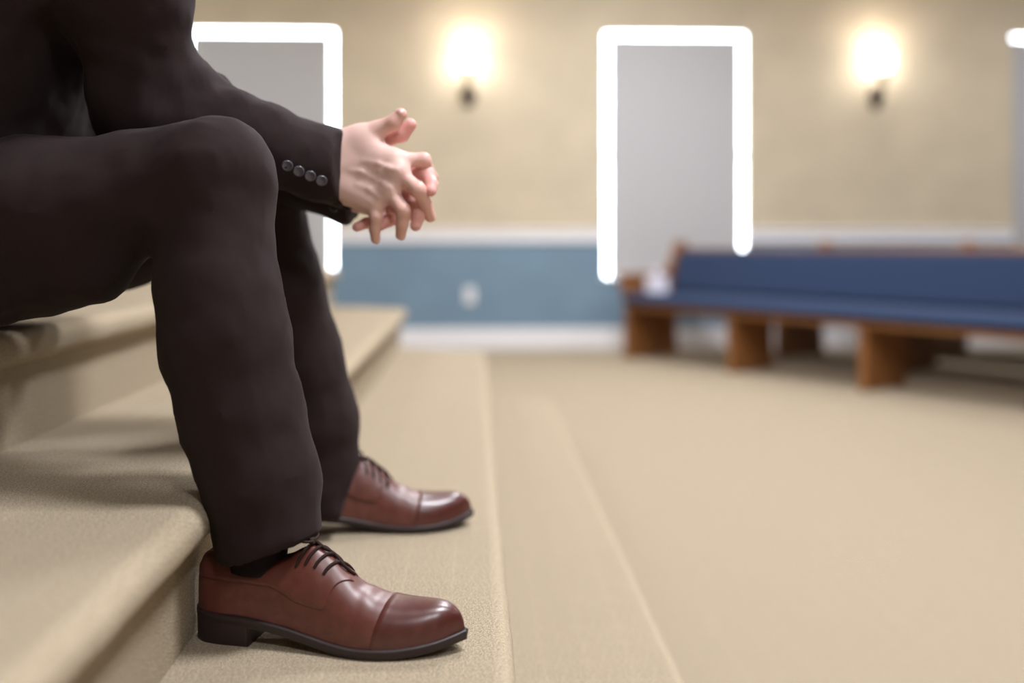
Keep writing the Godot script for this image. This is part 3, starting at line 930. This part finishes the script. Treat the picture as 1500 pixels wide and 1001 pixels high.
func upper(x: float, th: float, off: float) -> Vector3:
	var zi := zin(x); var zo := zout(x)
	var zc := (zi + zo) * 0.5
	var w := maxf((zo - zi) * 0.5 - 4.5, 0.4)
	if x > 296: w *= sqrt(maxf(1.0 - pow((x - 296.0) / 25.5, 3.0), 0.0004))
	var h := smooth_tab(TOP, x, 4.0)
	if x > 276: h *= sqrt(maxf(1.0 - pow((x - 276.0) / 45.5, 2.2), 0.0004))
	var e1 := 0.80; var e2 := 0.80
	var mid := clampf(1.0 - absf(x - 165.0) / 60.0, 0.0, 1.0)
	e1 += 0.32 * mid; e2 += 0.22 * mid
	if x < 100: e2 = 0.5; e1 = 0.75
	elif x < 130: e2 = lerpf(0.5, e2, (x - 100) / 30.0); e1 = lerpf(0.75, e1, (x - 100) / 30.0)
	var c := cos(th); var s := maxf(sin(th), 0.0)
	var crease := 0.0
	if x > 185 and x < 238: crease = 0.9 * sin((x - 185) * 0.28) * s * s * sin((x - 185) / 53.0 * PI)
	return Vector3(x, plat(x) + (h + off + crease) * pow(s, e2), zc + (w + off) * signf(c) * pow(absf(c), e1))

func shoe(parent: Node3D, at: Vector3, toe_out: float, side: float):
	var tf := Transform3D(Basis(Vector3.UP, deg_to_rad(-toe_out)).scaled_local(Vector3(0.001, 0.001, 0.001 * side)), at)
	var flip := side < 0.0
	var add := func(called: String, rows_list: Array, m: Material, par: Node3D, wrap := false, fl := false) -> MeshInstance3D:
		var mb := MB.new()
		for rows in rows_list:
			var rr := []
			for r in rows:
				var l := []
				for q in r: l.append(tf * q)
				rr.append(l)
			mb.grid(rr, wrap, fl != flip)
		return part(called, mb, m, par)
	# upper
	var rows := []
	var x := 0.5
	while x <= 321.0:
		var r := []
		for j in 41: r.append(upper(x, PI * j / 40.0, 0.0))
		rows.append(r)
		x += 1.5 if x < 20 else (1.0 if x > 300 else 3.5)
	var up: MeshInstance3D = add.call("shoe", [rows], M.leather, parent, false, true)
	up.set_meta("label", "polished brown leather dress shoe with a stitched toe cap")
	# toe cap lies over the vamp
	rows = []
	for i in 41:
		var r := []
		for j in 41:
			var th := PI * j / 40.0
			var x0 := 222.0 + 12.0 * sin(th)
			var f := 1.0 - pow(1.0 - i / 40.0, 1.8)
			r.append(upper(lerpf(x0, 321.4, f), th, 1.5 if i > 0 else -0.5))
		rows.append(r)
	add.call("toe_cap", [rows], M.cap, up, false, true)
	# quarters with their facings
	for sd in [0, 1]:
		rows = []
		for i in 61:
			x = lerpf(10.0, 196.0, i / 60.0)
			var h := smooth_tab(TOP, x, 4.0)
			var low := tab([[0, 24], [90, 27], [150, 33], [170, 37], [196, 40]], x)
			var th_low := asin(clampf(pow(low / h, 1.0 / 0.95), 0.0, 1.0))
			var half := (zout(x) - zin(x)) * 0.5 - 4.5
			var th_up := acos(clampf(pow(5.0 / half, 1.0 / 1.1), 0.0, 1.0)) if x > 128 else PI * 0.46
			if x > 168: th_low = lerpf(th_low, th_up - 0.02, pow((x - 168.0) / 28.0, 0.8))
			var r := []
			for j in 17:
				var f := j / 16.0
				var th := lerpf(th_low, th_up, clampf((f - 0.06) / 0.88, 0.0, 1.0))
				var o := 2.0
				if j == 0 or j == 16 or i == 60: o = -0.6
				if sd: th = PI - th
				r.append(upper(x, th, o))
			rows.append(r)
		add.call("quarter", [rows], M.leather, up, false, sd == 0)
	# laces: four bars across the throat and the ends lying along it
	for k in 4:
		var xs := 141.0 + 11.0 * k
		var path := []
		for j in 13:
			var f := j / 12.0 * 2.0 - 1.0
			var th := PI / 2 - f * 0.66
			var q := upper(xs + 3.0 * (1.0 - f * f) - 11.0 * f, th, 3.0 if absf(f) < 0.95 else 1.2)
			path.append(tf * q)
		var mb := MB.new()
		mb.tube(path, [0.0021], 8)
		part("lace", mb, M.lace, up)
	var bow := MB.new()
	var spine := []
	for j in 12: spine.append(tf * (upper(138.0 + 5.0 * j, PI / 2 + 0.08 * sin(j * 1.3), 4.0 if j < 10 else 2.0)))
	bow.tube(spine, [0.0022, 0.0024, 0.0024, 0.0022, 0.002, 0.002, 0.002, 0.002, 0.002, 0.002, 0.0018, 0.0014], 8)
	for s2 in [-1.0, 1.0]:
		var loop := []
		for j in 15:
			var a := TAU * j / 14.0
			loop.append(tf * (upper(143.0, PI / 2, 5.0) + Vector3(-3.0 + 5.0 * sin(a), 4.0 * (1.0 - cos(a)) * 0.5, s2 * 9.0 * (1.0 - cos(a)))))
		bow.tube(loop, [0.0016], 8)
	part("lace", bow, M.lace, up)
	# sole with welt, and heel
	var st := MB.new()
	var top := []; var edge1 := []; var edge2 := []; var bot := []
	var ring := []
	x = 0.0
	while x <= 325.0:
		ring.append(x)
		x += 1.0 if x < 20 or x > 300 else 4.0
	var loop_pts := []
	for q in ring: loop_pts.append([q, 1])
	for i in range(ring.size() - 1, -1, -1): loop_pts.append([ring[i], 0])
	var levels := [[1.5, 3.5], [0.6, 0.3], [-1.0, 0.0], [-4.5, 0.2], [-5.5, 1.2], [-9.0, 1.4], [-9.6, 2.4]]
	var srows := []
	for lv in levels:
		var r := []
		for q in loop_pts:
			var zz: float = (zout(q[0]) - lv[1]) if q[1] else (zin(q[0]) + lv[1])
			r.append(tf * Vector3(clampf(q[0], lv[1] * 0.6, 325.0 - lv[1] * 0.6), plat(q[0]) + lv[0], zz))
		srows.append(r)
	st.grid(srows, true, not flip)
	for lv in [0, levels.size() - 1]:
		var rr := []
		for q in ring:
			rr.append([tf * Vector3(q, plat(q) + levels[lv][0], zin(q) + 3.0), tf * Vector3(q, plat(q) + levels[lv][0], zout(q) - 3.0)])
		st.grid(rr, false, (lv == 0) == flip)
	part("sole", st, M.sole, up)
	var hl := MB.new()
	var hr := []
	var hring := []
	for q in ring:
		if q <= 78.0: hring.append(q)
	var hp := []
	for q in hring: hp.append([q, 1])
	for i in range(hring.size() - 1, -1, -1): hp.append([hring[i], 0])
	for yy in [1.0, 0.55, 0.08, 0.0]:
		var r := []
		for q in hp:
			var ins: float = 1.5 + 1.5 * (1.0 - yy)
			var zz: float = (zout(q[0]) - ins) if q[1] else (zin(q[0]) + ins)
			r.append(tf * Vector3(q[0] + (2.0 if q[0] < 4 else 0.0), (plat(q[0]) - 9.0) * yy, zz))
		hr.append(r)
	hl.grid(hr, true, not flip)
	part("heel", hl, M.sole, up)
	# sock at the ankle, inside the trouser leg
	var sk := MB.new()
	var ankle: Vector3 = tf * Vector3(72, 80, 0)
	sk.tube([ankle, ankle + Vector3(0.004, 0.05, 0), ankle + Vector3(0.002, 0.13, 0.0)], [0.034, 0.035, 0.04], 16)
	part("sock", sk, M.sock, parent)
